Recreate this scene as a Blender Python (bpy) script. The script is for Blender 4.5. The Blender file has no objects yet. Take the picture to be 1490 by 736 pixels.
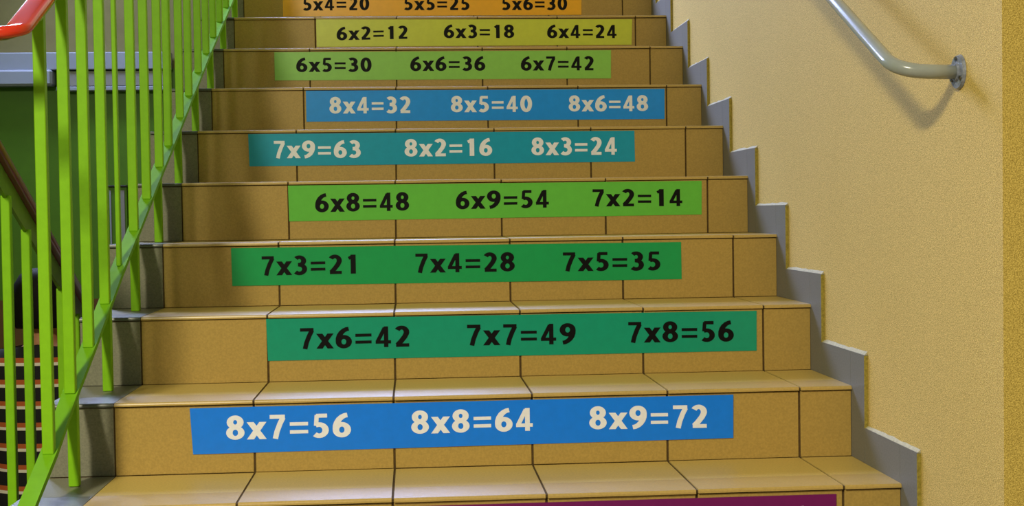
import bpy, bmesh, math, random
from mathutils import Vector, Matrix
random.seed(4)
S = bpy.context.scene
COL = S.collection

# ---------------------------------------------------------------- camera
cam_data = bpy.data.cameras.new('camera')
cam = bpy.data.objects.new('camera', cam_data); COL.objects.link(cam)
cam_data.sensor_fit = 'HORIZONTAL'; cam_data.sensor_width = 36.0
cam_data.lens = 2040.1 / 1490 * 36.0
cam_data.clip_start = 0.02; cam_data.clip_end = 100
def camera_matrix(loc, yaw, pitch, roll):
    yaw, pitch, roll = map(math.radians, (yaw, pitch, roll))
    r = Vector((math.cos(yaw), -math.sin(yaw), 0)); f = Vector((math.sin(yaw), math.cos(yaw), 0)); u = Vector((0, 0, 1))
    f, u = f*math.cos(pitch) - u*math.sin(pitch), u*math.cos(pitch) + f*math.sin(pitch)
    r, u = r*math.cos(roll) + u*math.sin(roll), u*math.cos(roll) - r*math.sin(roll)
    m = Matrix((r, u, -f)).transposed().to_4x4(); m.translation = Vector(loc); return m
cam.matrix_world = camera_matrix((0.0475, -2.7135, 0.5509), 4.0324, 1.6613, -0.8458)
S.camera = cam

# ---------------------------------------------------------------- light and exposure
w = bpy.data.worlds.new('room_fill'); S.world = w; w.use_nodes = True
w.node_tree.nodes['Background'].inputs[0].default_value = (1.0, 0.96, 0.82, 1)
w.node_tree.nodes['Background'].inputs[1].default_value = 0.20
def area_light(name, loc, target, sx, sy, power, color):
    d = bpy.data.lights.new(name, 'AREA'); d.shape = 'RECTANGLE'; d.size = sx; d.size_y = sy
    d.energy = power; d.color = color
    o = bpy.data.objects.new(name, d); COL.objects.link(o); o.location = loc
    o.rotation_euler = (Vector(target) - Vector(loc)).to_track_quat('-Z', 'Y').to_euler()
    return o
area_light('lower_landing_lamp', (-1.44, -3.34, 2.80), (-1.42, -3.34, 1.8), 1.25, 0.25, 300, (1.0, 0.93, 0.68))
area_light('upper_window_daylight', (-0.5, 6.2, 4.3), (0.1, 0.6, 0.2), 2.2, 1.7, 420, (0.44, 0.54, 1.0))
area_light('half_landing_window_daylight', (-2.15, 3.5, 2.75), (1.0, -0.9, 0.2), 0.9, 1.0, 215, (0.56, 0.64, 1.0))
S.view_settings.view_transform = 'Standard'; S.view_settings.look = 'None'
S.view_settings.gamma = 1.0; S.view_settings.use_curve_mapping = False
S.view_settings.exposure = -0.07

# ---------------------------------------------------------------- materials
def lin(c):
    return tuple(((v/255)/12.92 if v/255 <= 0.04045 else ((v/255+0.055)/1.055)**2.4) for v in c) + (1,)
def material(name, rgb, rough=0.5, spec=0.5, var=0.0, scale=60, bump=0.0, bscale=None, detail=4, metal=0.0, coat=0.0, rgb2=None):
    m = bpy.data.materials.new(name); m.use_nodes = True
    nt = m.node_tree; b = nt.nodes['Principled BSDF']; L = nt.links
    b.inputs['Base Color'].default_value = lin(rgb); b.inputs['Roughness'].default_value = rough
    b.inputs['Specular IOR Level'].default_value = spec; b.inputs['Metallic'].default_value = metal
    b.inputs['Coat Weight'].default_value = coat; b.inputs['Coat Roughness'].default_value = 0.12
    tc = nt.nodes.new('ShaderNodeTexCoord')
    if var or rgb2:
        n = nt.nodes.new('ShaderNodeTexNoise'); n.inputs['Scale'].default_value = scale; n.inputs['Detail'].default_value = detail
        n.inputs['Roughness'].default_value = 0.65
        L.new(tc.outputs['Object'], n.inputs['Vector'])
        r = nt.nodes.new('ShaderNodeValToRGB')
        r.color_ramp.elements[0].position = 0.35; r.color_ramp.elements[1].position = 0.65
        a = lin(rgb); c2 = lin(rgb2) if rgb2 else a
        r.color_ramp.elements[0].color = tuple(x*(1-var) for x in a[:3]) + (1,)
        r.color_ramp.elements[1].color = tuple(min(1, x*(1+var)) for x in c2[:3]) + (1,)
        L.new(n.outputs['Fac'], r.inputs['Fac']); L.new(r.outputs['Color'], b.inputs['Base Color'])
    if bump:
        n2 = nt.nodes.new('ShaderNodeTexNoise'); n2.inputs['Scale'].default_value = bscale or scale*2; n2.inputs['Detail'].default_value = 3
        L.new(tc.outputs['Object'], n2.inputs['Vector'])
        bp = nt.nodes.new('ShaderNodeBump'); bp.inputs['Strength'].default_value = bump; bp.inputs['Distance'].default_value = 0.002
        L.new(n2.outputs['Fac'], bp.inputs['Height']); L.new(bp.outputs['Normal'], b.inputs['Normal'])
    return m

M = {}
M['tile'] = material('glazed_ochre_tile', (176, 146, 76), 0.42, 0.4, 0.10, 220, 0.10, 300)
M['gray_tile'] = material('speckled_gray_tile', (128, 126, 108), 0.45, 0.4, 0.16, 260, 0.08, 300)
M['grout'] = material('dark_grout', (84, 66, 38), 0.9, 0.2, 0.2, 90)
M['core'] = material('mortar_bed', (92, 74, 44), 0.9, 0.2, 0.2, 40)
M['skirt'] = material('blue_gray_skirting_tile', (116, 116, 112), 0.5, 0.4, 0.12, 260, 0.06, 300)
M['caulk'] = material('whitish_filler', (186, 180, 152), 0.8, 0.2, 0.12, 120, 0.3, 200)
M['green'] = material('lime_green_paint', (130, 190, 20), 0.5, 0.22, 0.05, 30, 0.06, 60)
M['dark_green'] = material('dark_olive_paint', (96, 138, 30), 0.3, 0.5, 0.08, 30)  # dark olive green of the flat bar under the lower handrail
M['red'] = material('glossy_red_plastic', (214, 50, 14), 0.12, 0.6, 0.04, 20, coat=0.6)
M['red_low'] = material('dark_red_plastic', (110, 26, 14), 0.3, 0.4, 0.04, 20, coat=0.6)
M['rail_gray'] = material('gray_enamel', (150, 156, 152), 0.22, 0.5, 0.03, 40, 0.04, 80, coat=0.4)
M['flange'] = material('worn_gray_enamel', (128, 134, 148), 0.3, 0.5, 0.3, 120, 0.2, 150)
M['screw'] = material('steel_screw', (120, 124, 130), 0.3, 0.5, metal=1.0)
M['green_wall'] = material('green_oil_paint', (80, 128, 20), 0.45, 0.4, 0.06, 8, 0.08, 60)
M['brown_wall'] = material('brown_dado_paint', (104, 74, 36), 0.6, 0.3, 0.10, 12, 0.08, 60)
M['beige_wall'] = material('beige_wall_paint', (140, 132, 90), 0.85, 0.2, 0.06, 14, 0.15, 120)
M['white_paint'] = material('bluish_white_paint', (156, 164, 184), 0.4, 0.4, 0.03, 10)
M['pale_gray'] = material('pale_gray_casing', (150, 148, 150), 0.5, 0.4, 0.05, 14)
M['white_ink'] = material('cream_white_vinyl', (238, 240, 252), 0.35, 0.4, 0.03, 60)
M['black_ink'] = material('black_vinyl', (8, 8, 10), 0.5, 0.15)
M['skin'] = material('skin', (196, 134, 96), 0.5, 0.4, 0.05, 30)
M['hair'] = material('dark_hair', (16, 11, 10), 0.7, 0.2, 0.4, 40)
M['floor'] = material('landing_floor_tile', (120, 104, 76), 0.5, 0.4, 0.12, 60)
M['lip'] = material('lips', (160, 84, 74), 0.5, 0.4); M['eye'] = material('eye_dark', (30, 22, 20), 0.2, 0.5)
M['shoe'] = material('black_leather', (24, 22, 22), 0.4, 0.4)

# ribbed glossy nose strip of the treads
def ribbed(name, rgb):
    m = material(name, rgb, 0.32, 0.5, 0.08, 200)
    nt = m.node_tree; b = nt.nodes['Principled BSDF']; L = nt.links
    tc = nt.nodes.new('ShaderNodeTexCoord')
    wv = nt.nodes.new('ShaderNodeTexWave'); wv.wave_type = 'BANDS'; wv.bands_direction = 'Y'
    wv.inputs['Scale'].default_value = 40; wv.inputs['Distortion'].default_value = 0.0
    L.new(tc.outputs['Object'], wv.inputs['Vector'])
    bp = nt.nodes.new('ShaderNodeBump'); bp.inputs['Strength'].default_value = 0.8; bp.inputs['Distance'].default_value = 0.0012
    L.new(wv.outputs['Fac'], bp.inputs['Height']); L.new(bp.outputs['Normal'], b.inputs['Normal'])
    return m
M['nose'] = ribbed('ribbed_ochre_nosing', (188, 158, 88))
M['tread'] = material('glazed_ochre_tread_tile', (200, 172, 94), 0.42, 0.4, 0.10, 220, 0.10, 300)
M['gray_nose'] = ribbed('ribbed_gray_nosing', (96, 98, 94))

# rough yellow plaster of the stair wall
def plaster(name, rgb):
    m = bpy.data.materials.new(name); m.use_nodes = True
    nt = m.node_tree; b = nt.nodes['Principled BSDF']; L = nt.links; N = nt.nodes.new
    b.inputs['Roughness'].default_value = 0.8; b.inputs['Specular IOR Level'].default_value = 0.25
    tc = N('ShaderNodeTexCoord')
    n = N('ShaderNodeTexNoise'); n.inputs['Scale'].default_value = 480; n.inputs['Detail'].default_value = 3; n.inputs['Roughness'].default_value = 0.7
    L.new(tc.outputs['Object'], n.inputs['Vector'])
    r = N('ShaderNodeValToRGB'); r.color_ramp.elements[0].position = 0.40; r.color_ramp.elements[1].position = 0.60
    a = lin(rgb)
    r.color_ramp.elements[0].color = (a[0]*0.60, a[1]*0.57, a[2]*0.46, 1); r.color_ramp.elements[1].color = (min(1, a[0]*1.22), min(1, a[1]*1.22), min(1, a[2]*1.28), 1)
    L.new(n.outputs['Fac'], r.inputs['Fac'])
    col = r.outputs['Color']
    L.new(col, b.inputs['Base Color'])
    n2 = N('ShaderNodeTexNoise'); n2.inputs['Scale'].default_value = 420; n2.inputs['Detail'].default_value = 2
    L.new(tc.outputs['Object'], n2.inputs['Vector'])
    bp = N('ShaderNodeBump'); bp.inputs['Strength'].default_value = 0.5; bp.inputs['Distance'].default_value = 0.002
    L.new(n2.outputs['Fac'], bp.inputs['Height']); L.new(bp.outputs['Normal'], b.inputs['Normal'])
    return m
M['plaster'] = plaster('rough_yellow_plaster', (218, 190, 112))
M['plaster_shaded'] = plaster('rough_yellow_plaster_shaded', (212, 184, 92))  # same wall plaster, the end face's weaker light put into its colour
M['paint_edge'] = material('yellow_painted_edge', (150, 136, 60), 0.8, 0.2, 0.25, 180, 0.4, 260)
VINYL = {
 0: (118, 18, 96), 1: (6, 126, 250), 2: (0, 152, 122), 3: (14, 158, 86), 4: (100, 194, 66),
 5: (0, 156, 194), 6: (10, 148, 252), 7: (142, 206, 88), 8: (206, 216, 68), 9: (250, 184, 26)}

# ---------------------------------------------------------------- mesh helpers
def finish(name, bm, mats, parent=None, smooth=False, loc=None):
    me = bpy.data.meshes.new(name); bmesh.ops.recalc_face_normals(bm, faces=bm.faces[:]); bm.to_mesh(me); bm.free()
    for m in (mats if isinstance(mats, (list, tuple)) else [mats]): me.materials.append(m)
    if smooth:
        for p in me.polygons: p.use_smooth = True
    o = bpy.data.objects.new(name, me); COL.objects.link(o)
    if loc: o.location = loc
    if parent:
        o.parent = parent
    return o
def box(bm, x0, x1, y0, y1, z0, z1, bevel=0.0, mat=0):
    vs = [bm.verts.new((x, y, z)) for x in (x0, x1) for y in (y0, y1) for z in (z0, z1)]
    idx = [(0,1,3,2), (4,6,7,5), (0,4,5,1), (2,3,7,6), (0,2,6,4), (1,5,7,3)]
    fs = [bm.faces.new([vs[i] for i in f]) for f in idx]
    for f in fs: f.material_index = mat
    if bevel:
        es = list({e for f in fs for e in f.edges})
        bmesh.ops.bevel(bm, geom=es, offset=bevel, segments=1, affect='EDGES')
    return fs
def frames_along(pts, up=Vector((0, 0, 1))):
    out = []
    for i, p in enumerate(pts):
        a = pts[max(0, i-1)]; b = pts[min(len(pts)-1, i+1)]
        t = (b-a).normalized(); s = t.cross(up)
        if s.length < 1e-4: s = Vector((1, 0, 0))
        s.normalize(); n = s.cross(t).normalized(); out.append((p, s, n))
    return out
def sweep(bm, pts, prof, up=Vector((0, 0, 1)), mat=0, miter=False):
    pts = [Vector(p) for p in pts]; rings = []
    for p, s, n in frames_along(pts, up):
        rings.append([bm.verts.new(p + s*a + n*b) for a, b in prof])
    k = len(prof)
    for i in range(len(rings)-1):
        for j in range(k):
            f = bm.faces.new((rings[i][j], rings[i][(j+1) % k], rings[i+1][(j+1) % k], rings[i+1][j])); f.material_index = mat
    bm.faces.new(rings[0][::-1]); bm.faces.new(rings[-1])
def circle(r, n=20, ry=None):
    return [(r*math.cos(2*math.pi*i/n), (ry or r)*math.sin(2*math.pi*i/n)) for i in range(n)]
def rrect(w, h, r, n=4):
    out = []
    for cx, cy, a0 in ((w/2-r, h/2-r, 0), (-w/2+r, h/2-r, 90), (-w/2+r, -h/2+r, 180), (w/2-r, -h/2+r, 270)):
        for i in range(n+1):
            a = math.radians(a0 + 90*i/n); out.append((cx+r*math.cos(a), cy+r*math.sin(a)))
    return out
def fillet(P, i, rad, n=8):
    """replace corner i of the polyline by an arc-like Bezier"""
    P = [Vector(p) for p in P]; a, b, c = P[i-1], P[i], P[i+1]
    p0 = b + (a-b).normalized()*rad; p2 = b + (c-b).normalized()*rad
    arc = [(p0*(1-t)**2 + b*2*t*(1-t) + p2*t*t) for t in [k/n for k in range(n+1)]]
    return P[:i] + arc + P[i+1:]
def thing(name, label=None, cat=None, loc=(0, 0, 0), group=None, kind=None):
    o = bpy.data.objects.new(name, None); COL.objects.link(o); o.location = loc; o.empty_display_size = 0.05
    tag(o, label, cat, group, kind); return o
def tag(o, label=None, cat=None, group=None, kind=None):
    if label: o['label'] = label
    if cat: o['category'] = cat
    if group: o['group'] = group
    if kind: o['kind'] = kind
    return o

# ---------------------------------------------------------------- stair data (metres; each step as measured)
NY = [0, .3133, .6274, .94, 1.2557, 1.5701, 1.8871, 2.1984, 2.5126, 2.8266, 3.1406, 3.4546, 3.7686]
NZ = [0, .1568, .3178, .4832, .6459, .8099, .9658, 1.1297, 1.2811, 1.4400, 1.6010, 1.7620, 1.9230]
LAND = -0.157
NS = len(NY)
XJ = [-.5942, -.2993, 0, .3, .5976, .8925, 1.0088]
XE = -.735
TT = 0.008          # tile thickness and lip
GAP = 0.0024        # half joint
BAND = 0.110

# ---------------------------------------------------------------- structure: staircase
stairs = thing('staircase', 'ochre tiled staircase rising away between green balustrade and yellow wall', 'stairs', kind='structure')
def step_core(k):
    y0 = NY[k]+0.006+TT; y1 = (NY[k+1] if k+1 < NS else 6.3)+0.006+TT
    zb = NZ[k]-0.42 if k > 2 else LAND-0.02
    zt = NZ[k]-TT
    bm = bmesh.new()
    box(bm, XE+0.004, 1.0088, y0, y1+0.02, zb, zt)
    # grout faces sit 2 mm behind the tile faces, in the joints
    box(bm, XE+0.003, 1.0085, NY[k]+0.0085, y0+0.001, NZ[k-1] - TT if k else LAND, NZ[k]-TT-0.0002, mat=1)
    box(bm, XE+0.003, 1.0085, NY[k]+0.004, y1, NZ[k]-TT-0.0001, NZ[k]-0.002, mat=1)
    return bm
def tread_tile(k, x0, x1, depth, gray):
    """flat tread tile with a rounded lip and a ribbed nose band, front edge at the origin"""
    bm = bmesh.new(); band = min(BAND, depth*0.4)
    prof = [(0.0, -TT, 1), (0.0, -0.0045, 1), (0.0010, -0.0018, 1), (0.0042, -0.0003, 1), (0.008, 0.0, 1), (band, 0.0, 0), (depth, 0.0, 0)]
    L = [bm.verts.new((x0, y, z)) for y, z, _ in prof] + [bm.verts.new((x0, depth, -TT))]
    R = [bm.verts.new((x1, y, z)) for y, z, _ in prof] + [bm.verts.new((x1, depth, -TT))]
    n = len(L)
    for i in range(n):
        f = bm.faces.new((L[i], R[i], R[(i+1) % n], L[(i+1) % n]))
        if i < 5: f.material_index = 1
    bm.faces.new(L[::-1]); bm.faces.new(R)
    return bm
cache = {}
for k in range(NS):
    st = thing('stair_step', loc=(0, NY[k], NZ[k])); st.parent = stairs
    c = finish('step_core', step_core(k), [M['core'], M['grout']], st); c.location = (0, -NY[k], -NZ[k])
    depth = (NY[k+1]-NY[k] if k+1 < NS else 0.31) + 0.004
    zlow = (NZ[k-1] if k else LAND) - NZ[k]
    xs = [(XE, XJ[0]-0.0004, True)] + [(XJ[i]+(GAP if i else 0.0012), XJ[i+1]-(GAP if i < 5 else 0.0), False) for i in range(6)]
    for x0, x1, g in xs:
        jz = random.uniform(-0.0005, 0.0005)
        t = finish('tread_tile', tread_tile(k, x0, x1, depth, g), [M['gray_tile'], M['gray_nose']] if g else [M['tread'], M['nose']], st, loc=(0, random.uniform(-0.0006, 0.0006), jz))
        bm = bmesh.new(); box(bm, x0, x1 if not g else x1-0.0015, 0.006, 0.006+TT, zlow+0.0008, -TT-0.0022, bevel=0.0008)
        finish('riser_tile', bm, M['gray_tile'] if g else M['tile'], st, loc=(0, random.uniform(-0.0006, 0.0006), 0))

# ---------------------------------------------------------------- structure: walls, floors
WX = 1.0170
def struct(name, bm, mats, label=None):
    o = finish(name, bm, mats); o['kind'] = 'structure'
    if label: o['label'] = label
    return o
bm = bmesh.new(); box(bm, WX, WX+3.0, -0.467, 6.5, -1.2, 5.0)
o = struct('wall_right', bm, [M['plaster'], M['plaster_shaded']], 'rough yellow plaster wall to the right of the stairs, its end face past the corner tinted darker for shade')
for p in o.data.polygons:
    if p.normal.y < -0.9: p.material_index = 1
bm = bmesh.new(); box(bm, -0.775, 4.0, -4.6, 0.012, LAND-0.2, LAND)
struct('floor', bm, M['floor'], 'landing floor at the foot of the stairs')
# upper landing
# wall behind the well: brown dado, green oil paint, beige above
bm = bmesh.new(); box(bm, -2.3, XE-0.01, 4.2, 4.32, -2.6, 5.0)
struct('wall_back', bm, M['beige_wall'], 'beige wall far behind the balustrade')
bm = bmesh.new(); box(bm, -2.3, XE-0.01, 4.192, 4.2, 0.163, 1.27)
struct('trim_1', bm, M['green_wall'], 'band of green oil paint across the wall behind the balusters')
bm = bmesh.new(); box(bm, -2.3, XE-0.01, 4.190, 4.2, -2.5, 0.163)
struct('trim_2', bm, M['brown_wall'], 'brown dado under the green painted band')
bm = bmesh.new(); box(bm, -2.42, -2.3, -0.9, 4.32, -2.6, 5.0)
struct('wall_left', bm, M['green_wall'], 'green painted wall beside the lower flight')
# bluish white beam with a grey casing below it
bm = bmesh.new(); box(bm, -2.3, -1.098, 4.13, 4.19, 1.262, 1.345, bevel=0.004)
struct('trim_3', bm, M['white_paint'], 'bluish white ledge along the top of the green paint')
cs = thing('ledge_casing', 'pale grey casing under the white ledge behind the balusters', 'casing', (-1.37, 4.19, 1.262))
bm = bmesh.new(); box(bm, -0.262, 0.266, -0.050, 0.0, -0.078, -0.006, bevel=0.003); finish('casing_body', bm, M['pale_gray'], cs)
bm = bmesh.new(); box(bm, -0.270, 0.268, -0.056, 0.0, -0.100, -0.080, bevel=0.003); finish('casing_rim', bm, M['white_paint'], cs)
bm = bmesh.new(); box(bm, -2.3, -1.65, 4.10, 4.19, 1.185, 1.2615, bevel=0.01)
struct('trim_4', bm, M['white_paint'], 'rounded white boxing under the left end of the ledge')

# stepped skirting on the right wall
sk = thing('stepped_skirting', 'blue-grey stepped skirting climbing the yellow wall beside the stairs', 'skirting', (1.0092, 0, 0), kind='structure')
FY, FZ = 0.085, 0.076
def poly_prism(bm, pts, x0, x1):
    A = [bm.verts.new((x0, y, z)) for y, z in pts]; B = [bm.verts.new((x1, y, z)) for y, z in pts]
    n = len(pts); bm.faces.new(A); bm.faces.new(B[::-1])
    for i in range(n): bm.faces.new((A[i], B[i], B[(i+1) % n], A[(i+1) % n]))
X1 = WX-1.0092+0.001
for k in range(NS):
    zlow = (NZ[k-1] if k else LAND); zt = NZ[k]+FZ
    zlow2 = zlow if k == 0 else zlow - 0.0
    ys = NY[k]+0.0095
    bm = bmesh.new(); poly_prism(bm, [(NY[k]-FY, zlow2+0.0005), (ys, zlow2+0.0005), (ys, zt), (NY[k]-FY, zt)], 0, X1); finish('skirting_tile', bm, M['skirt'], sk)
    ye = (NY[k+1] if k+1 < NS else 6.3)-FY
    bm = bmesh.new(); poly_prism(bm, [(ys+0.0012, NZ[k]-0.004), (ye-0.0008, NZ[k]-0.004), (ye-0.0008, zt), (ys+0.0012, zt)], 0, X1); finish('skirting_tile', bm, M['skirt'], sk)
    # yellow paint on the front edge, filler bead on the top edge
    bm = bmesh.new(); box(bm, -0.0004, X1, NY[k]-FY-0.0022, NY[k]-FY-0.0001, zlow+(FZ if k else 0), zt-0.001); finish('painted_edge', bm, M['paint_edge'], sk)
    bm = bmesh.new()
    n = 12; y0, y1 = NY[k]-FY, ye-0.002; A = []; B = []
    for i in range(n+1):
        y = y0+(y1-y0)*i/n; h = 0.0065+random.uniform(-0.0018, 0.0016)
        A.append(bm.verts.new((0.0012, y, zt+0.0004))); B.append(bm.verts.new((X1-0.0014, y, zt+h)))
    Cc = [bm.verts.new((X1, v.co.y, zt+0.0003)) for v in A]
    for i in range(n):
        bm.faces.new((A[i], A[i+1], B[i+1], B[i])); bm.faces.new((B[i], B[i+1], Cc[i+1], Cc[i])); bm.faces.new((A[i+1], A[i], Cc[i], Cc[i+1]))
    bm.faces.new((A[0], B[0], Cc[0])); bm.faces.new((A[-1], Cc[-1], B[-1]))
    finish('filler_bead', bm, M['caulk'], sk)
# short baseboard along the landing
bm = bmesh.new(); box(bm, 1.0092, WX, -0.467, -FY-0.003, LAND, LAND+0.08, bevel=0.001)
struct('baseboard_right', bm, M['skirt'], 'grey skirting at the foot of the yellow wall')

# ---------------------------------------------------------------- lower flight beside and behind
low = thing('lower_flight', 'brown lower stair flight going down behind the balustrade', 'stairs', (0, 0, 0), kind='structure')
LSL = -0.495
bm = bmesh.new(); box(bm, -2.3, -0.78, -4.6, 0.0, LAND-0.2, LAND); struct('floor_landing', bm, M['floor'], 'landing floor in front of the lower flight')
for j in range(10):
    y = 0.31*j; z = LAND-0.1535*(j+1)
    bm = bmesh.new(); box(bm, -2.3, -0.80, y+0.0005, y+0.3105, z-0.15, z)
    finish('stair_step', bm, M['brown_wall'], low)
bm = bmesh.new(); box(bm, -2.3, -0.74, 3.11, 4.19, -2.0, LAND-0.1535*11)
struct('floor_lower', bm, M['brown_wall'], 'floor of the lower landing')

# ---------------------------------------------------------------- signs
SIGNS = {
    0: ([(-0.3030, -0.0172), (0.8777, -0.0175), (0.8770, -0.1145), (-0.3010, -0.1140)],
        [('9x2=18', -0.2265, -0.0900, 0.0377, -0.0900, 0.0500), ('9x3=27', 0.1696, -0.0900, 0.4348, -0.0900, 0.0500), ('9x4=36', 0.5583, -0.0900, 0.8195, -0.0900, 0.0500)]),
    1: ([(-0.4351, 0.1419), (0.7443, 0.1432), (0.7433, 0.0476), (-0.4299, 0.0428)],
        [('8x7=56', -0.3595, 0.0720, -0.0926, 0.0719, 0.0515), ('8x8=64', 0.0366, 0.0746, 0.3031, 0.0752, 0.0500), ('8x9=72', 0.4244, 0.0745, 0.6877, 0.0718, 0.0500)]),
    2: ([(-0.3026, 0.3073), (0.8760, 0.3036), (0.8751, 0.2067), (-0.2997, 0.2077)],
        [('7x6=42', -0.2265, 0.2339, 0.0377, 0.2347, 0.0497), ('7x7=49', 0.1696, 0.2339, 0.4348, 0.2323, 0.0499), ('7x8=56', 0.5583, 0.2324, 0.8195, 0.2305, 0.0501)]),
    3: ([(-0.4212, 0.4692), (0.7529, 0.4661), (0.7536, 0.3681), (-0.4197, 0.3715)],
        [('7x3=21', -0.3465, 0.3968, -0.0927, 0.3980, 0.0497), ('7x4=28', 0.0498, 0.3969, 0.3131, 0.3964, 0.0500), ('7x5=35', 0.4357, 0.3942, 0.6989, 0.3926, 0.0495)]),
    4: ([(-0.2999, 0.6350), (0.8755, 0.6331), (0.8744, 0.5366), (-0.2980, 0.5347)],
        [('6x8=48', -0.2257, 0.5593, 0.0394, 0.5601, 0.0519), ('6x9=54', 0.1695, 0.5621, 0.4369, 0.5628, 0.0507), ('7x2=14', 0.5570, 0.5642, 0.8209, 0.5616, 0.0489)]),
    5: ([(-0.4437, 0.7987), (0.7328, 0.7966), (0.7338, 0.7015), (-0.4415, 0.7013)],
        [('7x9=63', -0.3705, 0.7247, -0.1047, 0.7236, 0.0524), ('8x2=16', 0.0261, 0.7250, 0.2939, 0.7251, 0.0528), ('8x3=24', 0.4137, 0.7245, 0.6799, 0.7235, 0.0537)]),
    6: ([(-0.2916, 0.9554), (0.8861, 0.9521), (0.8849, 0.8523), (-0.2913, 0.8552)],
        [('8x4=32', -0.2169, 0.8805, 0.0488, 0.8802, 0.0536), ('8x5=40', 0.1782, 0.8812, 0.4458, 0.8801, 0.0526), ('8x6=48', 0.5660, 0.8799, 0.8315, 0.8787, 0.0521)]),
    7: ([(-0.4206, 1.1165), (0.7538, 1.1159), (0.7525, 1.0170), (-0.4201, 1.0193)],
        [('6x5=30', -0.3466, 1.0479, -0.0855, 1.0469, 0.0488), ('6x6=36', 0.0476, 1.0482, 0.3104, 1.0477, 0.0495), ('6x7=42', 0.4344, 1.0467, 0.6941, 1.0457, 0.0492)]),
    8: ([(-0.2950, 1.2728), (0.8808, 1.2669), (0.8770, 1.1720), (-0.2944, 1.1718)],
        [('6x2=12', -0.2216, 1.1951, 0.0425, 1.1991, 0.0484), ('6x3=18', 0.1740, 1.2009, 0.4375, 1.1993, 0.0496), ('6x4=24', 0.5592, 1.1986, 0.8228, 1.1970, 0.0494)]),
    9: ([(-0.4438, 1.4342), (0.7292, 1.4301), (0.7279, 1.3286), (-0.4432, 1.3275)],
        [('5x4=20', -0.3674, 1.3501, -0.1074, 1.3508, 0.0499), ('5x5=25', 0.0260, 1.3502, 0.2867, 1.3495, 0.0500), ('5x6=30', 0.4107, 1.3487, 0.6723, 1.3478, 0.0501)]),
}

def glyph_strokes(ch):
    E = lambda cx, cy, rx, ry, a0, a1, n=14: [(cx+rx*math.cos(math.radians(a0+(a1-a0)*i/n)), cy+ry*math.sin(math.radians(a0+(a1-a0)*i/n))) for i in range(n+1)]
    A, B = 0.128, 0.096
    six = [E(.375, .31, .235, .228, 0, 360, 24), [(.60, .925), (.50, .91), (.38, .85), (.27, .75), (.19, .62), (.145, .48), (.138, .33)]]
    if ch == '0': return [(E(.37, .5, .235, .42, 0, 360, 28), A, B)], .74
    if ch == '1': return [([(.40, 0), (.40, .995)], A, B), ([(.17, .80), (.40, .925)], .075, .085)], .70
    if ch == '2': return [(E(.325, .70, .22, .222, 150, -20) + [(.46, .48), (.30, .27), (.14, .10)], A, B), ([(.07, .08), (.66, .08)], A, .082)], .72
    if ch == '3': return [(E(.29, .725, .215, .195, 140, -90), A, B), ([(.22, .53), (.32, .53)], A, B), (E(.29, .297, .255, .222, 90, -140), A, B)], .70
    if ch == '4': return [([(.50, 0), (.50, .995)], .098, B), ([(.44, .93), (.12, .28)], .09, .085), ([(.03, .25), (.72, .25)], A, .078)], .76
    if ch == '5': return [([(.17, .92), (.61, .92)], A, .082), ([(.20, .95), (.165, .50)], .085, B), ([(.16, .53)] + E(.29, .315, .25, .235, 95, -135), A, B)], .70
    if ch == '6': return [(six[0], A, B), (six[1], A, B)], .74
    if ch == '7': return [([(.06, .92), (.66, .92)], A, .082), ([(.585, .88), (.46, .62), (.34, .30), (.27, 0)], .105, B)], .70
    if ch == '8': return [(E(.37, .73, .205, .19, 0, 360, 24), A, B), (E(.37, .29, .235, .21, 0, 360, 24), A, .08)], .75
    if ch == '9': return [([(.745-x, 1-y) for x, y in six[0]], A, B), ([(.745-x, 1-y) for x, y in six[1]], A, B)], .75
    if ch == 'x': return [([(.10, 0.0), (.60, .72)], .12, .02), ([(.60, 0.0), (.10, .72)], .115, .02)], .70
    if ch == '=': return [([(.04, .60), (.76, .60)], A, .072), ([(.04, .27), (.76, .27)], A, .072)], .80
def stroke_quads(pts, a, b):
    """left and right offsets of a pen that is a wide and b high"""
    n = len(pts); L = []; R = []
    closed = math.hypot(pts[0][0]-pts[-1][0], pts[0][1]-pts[-1][1]) < 1e-6
    for i in range(n):
        if closed: p, q = pts[(i-1) % (n-1)], pts[(i+1) % (n-1)]
        else: p, q = pts[max(0, i-1)], pts[min(n-1, i+1)]
        tx, ty = q[0]-p[0], q[1]-p[1]; l = math.hypot(tx, ty) or 1; nx, ny = -ty/l, tx/l
        L.append((pts[i][0]+nx*a, pts[i][1]+ny*b)); R.append((pts[i][0]-nx*a, pts[i][1]-ny*b))
    return L, R
GG = 0.11
def text_width(s): return sum(glyph_strokes(c)[1] for c in s) + GG*(len(s)-1)
def lettering(word, x0, z0, x1, z1, h, y):
    bm = bmesh.new(); W = text_width(word); sx = (x1-x0)/W; dz = (z1-z0)/W; cx = 0; layer = 0
    for ch in word:
        st, gw = glyph_strokes(ch)
        for pts, a, b in st:
            if ch == 'x':      # diagonal strokes with flat ends
                L = [(px-.14, pz) for px, pz in pts]; R = [(px+.14, pz) for px, pz in pts]
            else: L, R = stroke_quads(pts, a, b)
            yy = y - 0.00003*(layer % 3); layer += 1
            vl = [bm.verts.new((x0+(cx+px)*sx, yy, z0+(cx+px)*dz+pz*h)) for px, pz in L]
            vr = [bm.verts.new((x0+(cx+px)*sx, yy, z0+(cx+px)*dz+pz*h)) for px, pz in R]
            for i in range(len(vl)-1): bm.faces.new((vl[i], vr[i], vr[i+1], vl[i+1]))
        cx += gw + GG
    for f in bm.faces:
        f.normal_update()
        if f.normal.y > 0: f.normal_flip()
    me = bpy.data.meshes.new('lettering'); bm.to_mesh(me); bm.free()
    return me
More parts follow.
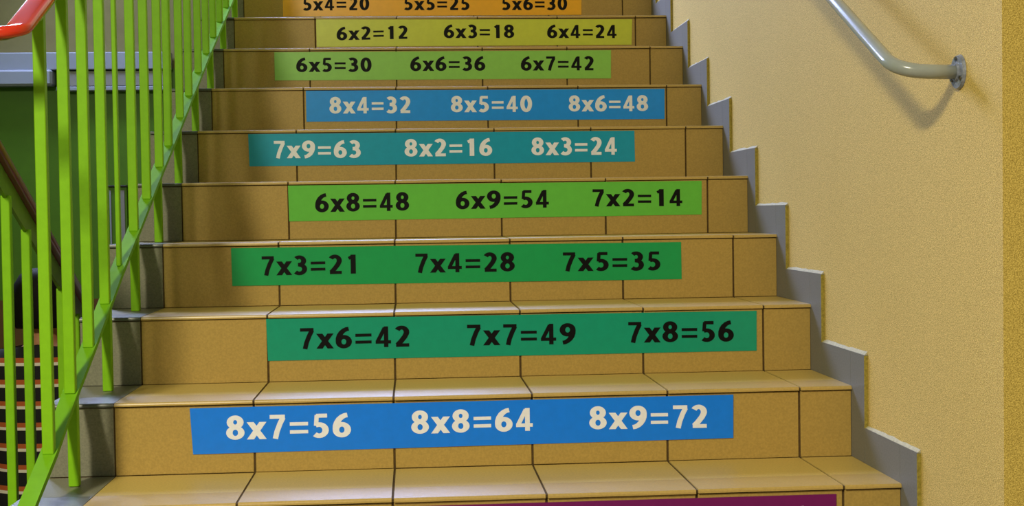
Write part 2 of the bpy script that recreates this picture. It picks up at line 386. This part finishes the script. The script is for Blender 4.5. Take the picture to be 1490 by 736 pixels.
CN = {0: 'purple', 1: 'blue', 2: 'sea green', 3: 'darker green', 4: 'light green', 5: 'teal', 6: 'blue', 7: 'yellowish green', 8: 'lime yellow', 9: 'orange'}
for k in range(10):
    quad, words = SIGNS[k]; yr = NY[k]+0.0050
    cx = sum(q[0] for q in quad)/4; cz = sum(q[1] for q in quad)/4
    txt = ' '.join(wd[0] for wd in words)
    sg = thing('riser_sticker', ('%s strip sticker on a stair riser printed %s' % (CN[k], txt)) if k else 'dark purple strip sticker on the lowest riser, cut by the bottom edge', 'sticker', (cx, yr, cz), group='times table stickers on the risers')
    bm = bmesh.new(); F = [bm.verts.new((x-cx, -0.0008, z-cz)) for x, z in quad]; Bk = [bm.verts.new((x-cx, 0.0004, z-cz)) for x, z in quad]
    bm.faces.new(F); bm.faces.new(Bk[::-1])
    for i in range(4): bm.faces.new((F[i], Bk[i], Bk[(i+1) % 4], F[(i+1) % 4]))
    vm = material('vinyl_%s_%d' % (CN[k].replace(' ', '_'), k), VINYL[k], 0.30, 0.5, 0.03, 40)
    finish('vinyl_strip', bm, vm, sg)
    ink = M['white_ink'] if k in (0, 1, 5, 6) else M['black_ink']
    for wd, x0, z0, x1, z1, h in words:
        me = lettering(wd, x0-cx, z0-cz, x1-cx, z1-cz, h, -0.0011); me.materials.append(ink)
        o = bpy.data.objects.new('lettering', me); COL.objects.link(o); o.parent = sg

# ---------------------------------------------------------------- upper balustrade (lime green)
def LX(y): return -0.6565+0.0155*(y-0.22)
RP = [(-.35, -.085), (.041, .0975), (.205, .190), (.373, .274), (.5355, .359), (.68, .437), (.86, .521), (1.19, .685), (1.356, .762), (1.70, .930), (2.02, 1.085), (2.63, 1.368), (3.6, 1.84)]
def rail_z(y):
    for (a, za), (b, zb) in zip(RP, RP[1:]):
        if y <= b: return za+(zb-za)*(y-a)/(b-a)
    return RP[-1][1]
bal = thing('balustrade', 'lime green metal balustrade with red handrail along the left of the stairs', 'balustrade', (-0.65, 0, 0))
def add(name, bm, m, par=bal, smooth=False):
    o = finish(name, bm, m, par, smooth); 
    if par is bal: o.location = (0.65, 0, 0)
    return o
bm = bmesh.new()
yy = [-.13] + [-.13+i*3.5/40 for i in range(1, 41)]
sweep(bm, [(LX(y)-0.003, y, rail_z(y)-0.004) for y in yy], [(0.016, 0.006), (-0.016, 0.006), (-0.016, -0.006), (0.016, -0.006)])
M['rail_green'] = material('matte_lime_green_paint', (112, 170, 22), 0.7, 0.1, 0.05, 30)
add('bottom_rail', bm, M['rail_green'])
BY = [.043, .213, .372, .532, .682, .855, 1.02, 1.2, 1.34, 1.53, 1.69, 1.875, 2.04, 2.2, 2.36, 2.52, 2.68, 2.85, 3.01, 3.17, 3.33]
def hand_z(y): return 0.930+0.494*(y+0.03)
for i, y in enumerate(BY):
    wv = 0.005 if i == 4 else 0.0108
    bm = bmesh.new(); x = LX(y)-0.002
    box(bm, x-wv, x+wv, y-0.0098, y+0.0098, rail_z(y)-0.001, hand_z(y)-0.012, bevel=0.0014); add('baluster', bm, M['green'])
for k in range(9):
    y = NY[k]+.22; x = LX(y); z = NZ[k]
    bm = bmesh.new(); xt = x-0.003
    # leg leans a little with the rail above
    box(bm, x-0.0105, x+0.0105, y-0.0098, y+0.0098, z+0.0004, rail_z(y)-0.007, bevel=0.0014)
    add('leg', bm, M['green'])
# newel-like foot of the bottom rail
bm = bmesh.new(); box(bm, LX(-.12)-0.0098, LX(-.12)+0.0098, -.14, -.12, LAND+0.0004, rail_z(-.12), bevel=0.0014); add('leg', bm, M['green'])
# handrail: moulded red plastic, turning left at the bottom and running down beside the lower flight
xb = -0.85
HP = [Vector((LX(3.4), 3.4, hand_z(3.4))), Vector((LX(0)-0.002, -0.115, 0.888)), Vector((-0.790, -0.110, 0.884))]
path = fillet(HP, 1, 0.03, 6)
bm = bmesh.new(); sweep(bm, path, rrect(0.046, 0.022, 0.009, 4))
hr = add('handrail', bm, M['red'], smooth=True)
# flat bar under the handrail
bm = bmesh.new(); sweep(bm, [(LX(y), y, hand_z(y)-0.0145) for y in (-0.01, 1.2, 3.4)], [(0.016, 0.003), (-0.016, 0.003), (-0.016, -0.003), (0.016, -0.003)]); add('top_bar', bm, M['green'])
# lower balustrade
lb = thing('lower_balustrade', 'green balustrade of the lower flight seen through the front balusters', 'balustrade', (xb, 0, 0))
def lz(y): return 0.925+LSL*(y+0.065)
path = fillet([(0.054, -0.110, 0.884), (0, -0.105, 0.884), (0, 0.02, 0.884), (0, 3.1, lz(3.1))], 2, 0.05, 6)
path = fillet(path, 1, 0.04, 6)
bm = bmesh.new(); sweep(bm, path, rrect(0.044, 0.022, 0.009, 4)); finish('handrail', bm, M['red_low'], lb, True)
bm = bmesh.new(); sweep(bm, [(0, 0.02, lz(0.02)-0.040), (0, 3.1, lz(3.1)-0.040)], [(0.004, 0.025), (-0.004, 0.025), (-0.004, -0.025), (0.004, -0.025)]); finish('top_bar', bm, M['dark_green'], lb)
bm = bmesh.new(); sweep(bm, [(0, 0.02, lz(0.02)-0.80), (0, 3.1, lz(3.1)-0.80)], [(0.016, 0.006), (-0.016, 0.006), (-0.016, -0.006), (0.016, -0.006)]); finish('bottom_rail', bm, M['green'], lb)
for i in range(18):
    y = 0.155*i+0.155
    bm = bmesh.new(); box(bm, -0.0098, 0.0098, y-0.0098, y+0.0098, lz(y)-0.80, lz(y)-0.058, bevel=0.0014); finish('baluster', bm, M['green'], lb)
for i in range(9):
    y = 0.31*i+0.155; bm = bmesh.new(); zt = LAND-0.1535*(i+1)
    box(bm, -0.0098, 0.0098, y-0.0098, y+0.0098, zt+0.0005, lz(y)-0.806, bevel=0.0014); finish('leg', bm, M['green'], lb)

# ---------------------------------------------------------------- wall handrail, right
wr = thing('wall_handrail', 'grey painted pipe handrail on the yellow wall, bent into a round wall flange', 'handrail', (WX, -0.288, 0.787))
def loc(p): return Vector(p) - Vector((WX, -0.288, 0.787))
rx = 0.905
slope = 0.492
yb = -0.283; zb = 0.790
path = [loc((rx, 3.6, zb+slope*(3.6-yb))), loc((rx, yb, zb)), loc((WX+0.0, -0.288, 0.787))]
path = fillet(path, 1, 0.062, 12)
bm = bmesh.new(); sweep(bm, path, circle(0.0130, 24)); finish('rail_pipe', bm, M['rail_gray'], wr, True)
bm = bmesh.new()
def disc(bm, x0, x1, r, cy=0, cz=0, n=28, ry=None):
    A = [bm.verts.new((x0, cy+r*math.cos(2*math.pi*i/n), cz+(ry or r)*math.sin(2*math.pi*i/n))) for i in range(n)]
    B = [bm.verts.new((x1, cy+r*0.93*math.cos(2*math.pi*i/n), cz+(ry or r)*0.93*math.sin(2*math.pi*i/n))) for i in range(n)]
    bm.faces.new(A); bm.faces.new(B)
    for i in range(n): bm.faces.new((A[i], B[i], B[(i+1) % n], A[(i+1) % n]))
disc(bm, -0.0005, -0.006, 0.031); finish('wall_flange', bm, M['flange'], wr)
bm = bmesh.new(); disc(bm, -0.0055, -0.010, 0.0165); finish('weld_collar', bm, M['flange'], wr)
for a in (90, 210, 330):
    bm = bmesh.new(); disc(bm, -0.0058, -0.0092, 0.0038, 0.0235*math.cos(math.radians(a)), 0.0235*math.sin(math.radians(a)), 10); finish('screw', bm, M['screw'], wr)
# upper bracket (beyond the frame) that carries the pipe
bm = bmesh.new(); y = 1.6; z = zb+slope*(y-yb)
sweep(bm, [loc((rx, y, z-0.010)), loc((rx+0.01, y, z-0.05)), loc((WX, y, z-0.06))], circle(0.006, 10), up=Vector((0, 1, 0))); finish('bracket', bm, M['rail_gray'], wr, True)

# ---------------------------------------------------------------- narrow white panel on the green wall
wp = thing('wall_panel', 'narrow white panel with dark top edge on the green wall behind the balusters', 'panel', (-1.37, 4.19, 0.40))
bm = bmesh.new(); box(bm, -0.055, 0.047, -0.03, -0.002, 0.0, 0.30, bevel=0.002); finish('panel_body', bm, M['green_wall'], wp)
bm = bmesh.new(); box(bm, 0.000, 0.036, -0.034, -0.0305, 0.0, 0.285, bevel=0.001); finish('white_strip', bm, M['pale_gray'], wp)
bm = bmesh.new(); box(bm, -0.036, -0.028, -0.034, -0.0305, 0.0, 0.285, bevel=0.001); finish('frame_edge', bm, M['white_paint'], wp)
bm = bmesh.new(); box(bm, -0.042, 0.050, -0.04, -0.0, 0.3005, 0.309, bevel=0.001); finish('top_edge', bm, M['shoe'], wp)

# ---------------------------------------------------------------- person going down the lower flight, seen from behind
PX, PY = -1.255, 2.30
PZ = LAND-0.1535*8
H = 0.385 - PZ          # standing height
per = thing('person', 'person with dark bobbed hair in a black, orange and white striped dress, seen from behind', 'person', (PX, PY, PZ))
def skin_mesh(name, verts, edges, radii, mat, parent, levels=2):
    me = bpy.data.meshes.new(name); me.from_pydata(verts, edges, [])
    o = bpy.data.objects.new(name, me); COL.objects.link(o); o.parent = parent
    o.modifiers.new('skin', 'SKIN').use_smooth_shade = True
    for v, r in zip(me.skin_vertices[0].data, radii):
        v.radius = (r, r) if not isinstance(r, tuple) else r
    me.skin_vertices[0].data[0].use_root = True
    s = o.modifiers.new('sub', 'SUBSURF'); s.levels = levels; s.render_levels = levels
    me.materials.append(mat); return o
h = H
V = []; E_ = []; R_ = []
def v(x, y, z, r): V.append((x*h, y*h, z*h)); R_.append(tuple(q*h for q in r) if isinstance(r, tuple) else r*h); return len(V)-1
def e(*i):
    for a, b in zip(i, i[1:]): E_.append((a, b))
pel = v(0, 0, .52, (.088, .062)); wst = v(0, 0, .61, (.070, .052)); che = v(0, 0, .72, (.088, .060)); upc = v(0, 0, .80, (.062, .044)); nk = v(0, .004, .845, .030); nk2 = v(0, .008, .872, .029)
hd0 = v(0, .010, .905, .045); hd1 = v(0, .012, .945, .052); hd2 = v(0, .008, .975, .036)
e(pel, wst, che, upc, nk, nk2, hd0, hd1, hd2)
for s in (-1, 1):
    sh = v(s*.098, 0, .800, .030); el = v(s*.128, -.008, .630, .022); wr_ = v(s*.132, .020, .490, .015); pm = v(s*.130, .028, .455, (.020, .010)); 
    e(upc, sh, el, wr_, pm)
    for j, (dy, ln) in enumerate(((-.012, .040), (-.004, .046), (.004, .043), (.012, .034))):
        a = v(s*.130, .028+dy, .435, .0052); b = v(s*.126, .030+dy, .435-ln*.55, .0046); c_ = v(s*.119, .031+dy, .435-ln, .0038); e(pm, a, b, c_)
    t1 = v(s*.126, .048, .452, .0058); t2 = v(s*.120, .058, .432, .0046); e(pm, t1, t2)
    hp = v(s*.050, 0, .485, .050); kn = v(s*.050, .012, .275, .032); an = v(s*.048, -.004, .045, .019); hl = v(s*.048, .012, .020, .020); to = v(s*.052, .085, .016, .016)
    e(pel, hp, kn, an, hl, to)
skin_mesh('body', V, E_, R_, M['skin'], per)
# face
def ball(bm, c, rx, ry, rz, seg=14):
    m = Matrix.Translation(Vector(c)) @ Matrix.Diagonal((rx, ry, rz, 1)); bmesh.ops.create_uvsphere(bm, u_segments=seg, v_segments=seg//2+3, radius=1, matrix=m)
for s in (-1, 1):
    bm = bmesh.new(); ball(bm, (s*.019*h, .060*h, .940*h), .006*h, .004*h, .004*h); finish('eye', bm, M['eye'], per, True)
bm = bmesh.new(); ball(bm, (0, .066*h, .922*h), .008*h, .010*h, .014*h); finish('nose', bm, M['skin'], per, True)
bm = bmesh.new(); ball(bm, (0, .056*h, .901*h), .014*h, .005*h, .004*h); finish('mouth', bm, M['lip'], per, True)
for s in (-1, 1):
    bm = bmesh.new(); ball(bm, (s*.052*h, .008*h, .928*h), .006*h, .010*h, .017*h); finish('ear', bm, M['skin'], per, True)
# hair: blunt bob, open at the face
bm = bmesh.new()
secs = [(.880, .048, .036), (.886, .051, .042), (.90, .053, .047), (.935, .054, .050), (.965, .050, .048), (.985, .038, .040), (.997, .020, .024)]
rings = []; n = 32
for z, a, b in secs:
    ring = []
    for i in range(n):
        t = 2*math.pi*i/n; c, s_ = math.cos(t), math.sin(t)
        y = b*s_
        if s_ > 0 and z < .955: y *= 0.55
        ring.append(bm.verts.new((a*1.02*c*h*(1+.012*math.sin(9*t)), (y-0.006)*h, z*h)))
    rings.append(ring)
for r0, r1 in zip(rings, rings[1:]):
    for i in range(n): bm.faces.new((r0[i], r0[(i+1) % n], r1[(i+1) % n], r1[i]))
bm.faces.new(rings[0]); bm.faces.new(rings[-1])
finish('hair', bm, M['hair'], per, True)
# striped dress
dm = bpy.data.materials.new('striped_knit'); dm.use_nodes = True; nt = dm.node_tree; Lk = nt.links
b = nt.nodes['Principled BSDF']; b.inputs['Roughness'].default_value = 0.85
tc = nt.nodes.new('ShaderNodeTexCoord'); sp = nt.nodes.new('ShaderNodeSeparateXYZ'); Lk.new(tc.outputs['Object'], sp.inputs[0])
dv = nt.nodes.new('ShaderNodeMath'); dv.operation = 'DIVIDE'; Lk.new(sp.outputs['Z'], dv.inputs[0]); dv.inputs[1].default_value = 0.0731
fr = nt.nodes.new('ShaderNodeMath'); fr.operation = 'FRACT'; ad = nt.nodes.new('ShaderNodeMath'); ad.inputs[1].default_value = 0.412; Lk.new(dv.outputs[0], ad.inputs[0]); Lk.new(ad.outputs[0], fr.inputs[0])
cr = nt.nodes.new('ShaderNodeValToRGB'); cr.color_ramp.interpolation = 'CONSTANT'
el_ = cr.color_ramp.elements; el_[0].position = 0.0; el_[0].color = lin((238, 226, 208)); el_[1].position = 0.14; el_[1].color = lin((190, 92, 40))
x_ = el_.new(0.36); x_.color = lin((18, 16, 20))
Lk.new(fr.outputs[0], cr.inputs['Fac']); Lk.new(cr.outputs['Color'], b.inputs['Base Color'])
bm = bmesh.new(); rings = []; n = 36
for z, a, bb in [(.30, .128, .090), (.40, .120, .085), (.50, .110, .078), (.60, .094, .066), (.70, .105, .068), (.76, .110, .066), (.812, .120, .054), (.836, .108, .044), (.849, .080, .038)]:
    rings.append([bm.verts.new((a*math.cos(2*math.pi*i/n)*h, bb*math.sin(2*math.pi*i/n)*h*(1+.02*math.sin(7*2*math.pi*i/n)*(z < .5)), (z-0.010*abs(math.cos(2*math.pi*i/n))*(z > .8))*h)) for i in range(n)])
for r0, r1 in zip(rings, rings[1:]):
    for i in range(n): bm.faces.new((r0[i], r0[(i+1) % n], r1[(i+1) % n], r1[i]))
finish('dress', bm, dm, per, True)
for s in (-1, 1):
    bm = bmesh.new(); sweep(bm, [(s*.085*h, 0, .815*h), (s*.112*h, 0, .79*h), (s*.124*h, -.003*h, .70*h), (s*.131*h, -.006*h, .62*h)], circle(0.036*h, 16), up=Vector((0, 1, 0))); finish('sleeve', bm, dm, per, True)
for s in (-1, 1):
    bm = bmesh.new(); ball(bm, (s*.050*h, .038*h, .0165*h), .026*h, .068*h, .016*h); finish('shoe', bm, M['shoe'], per, True)
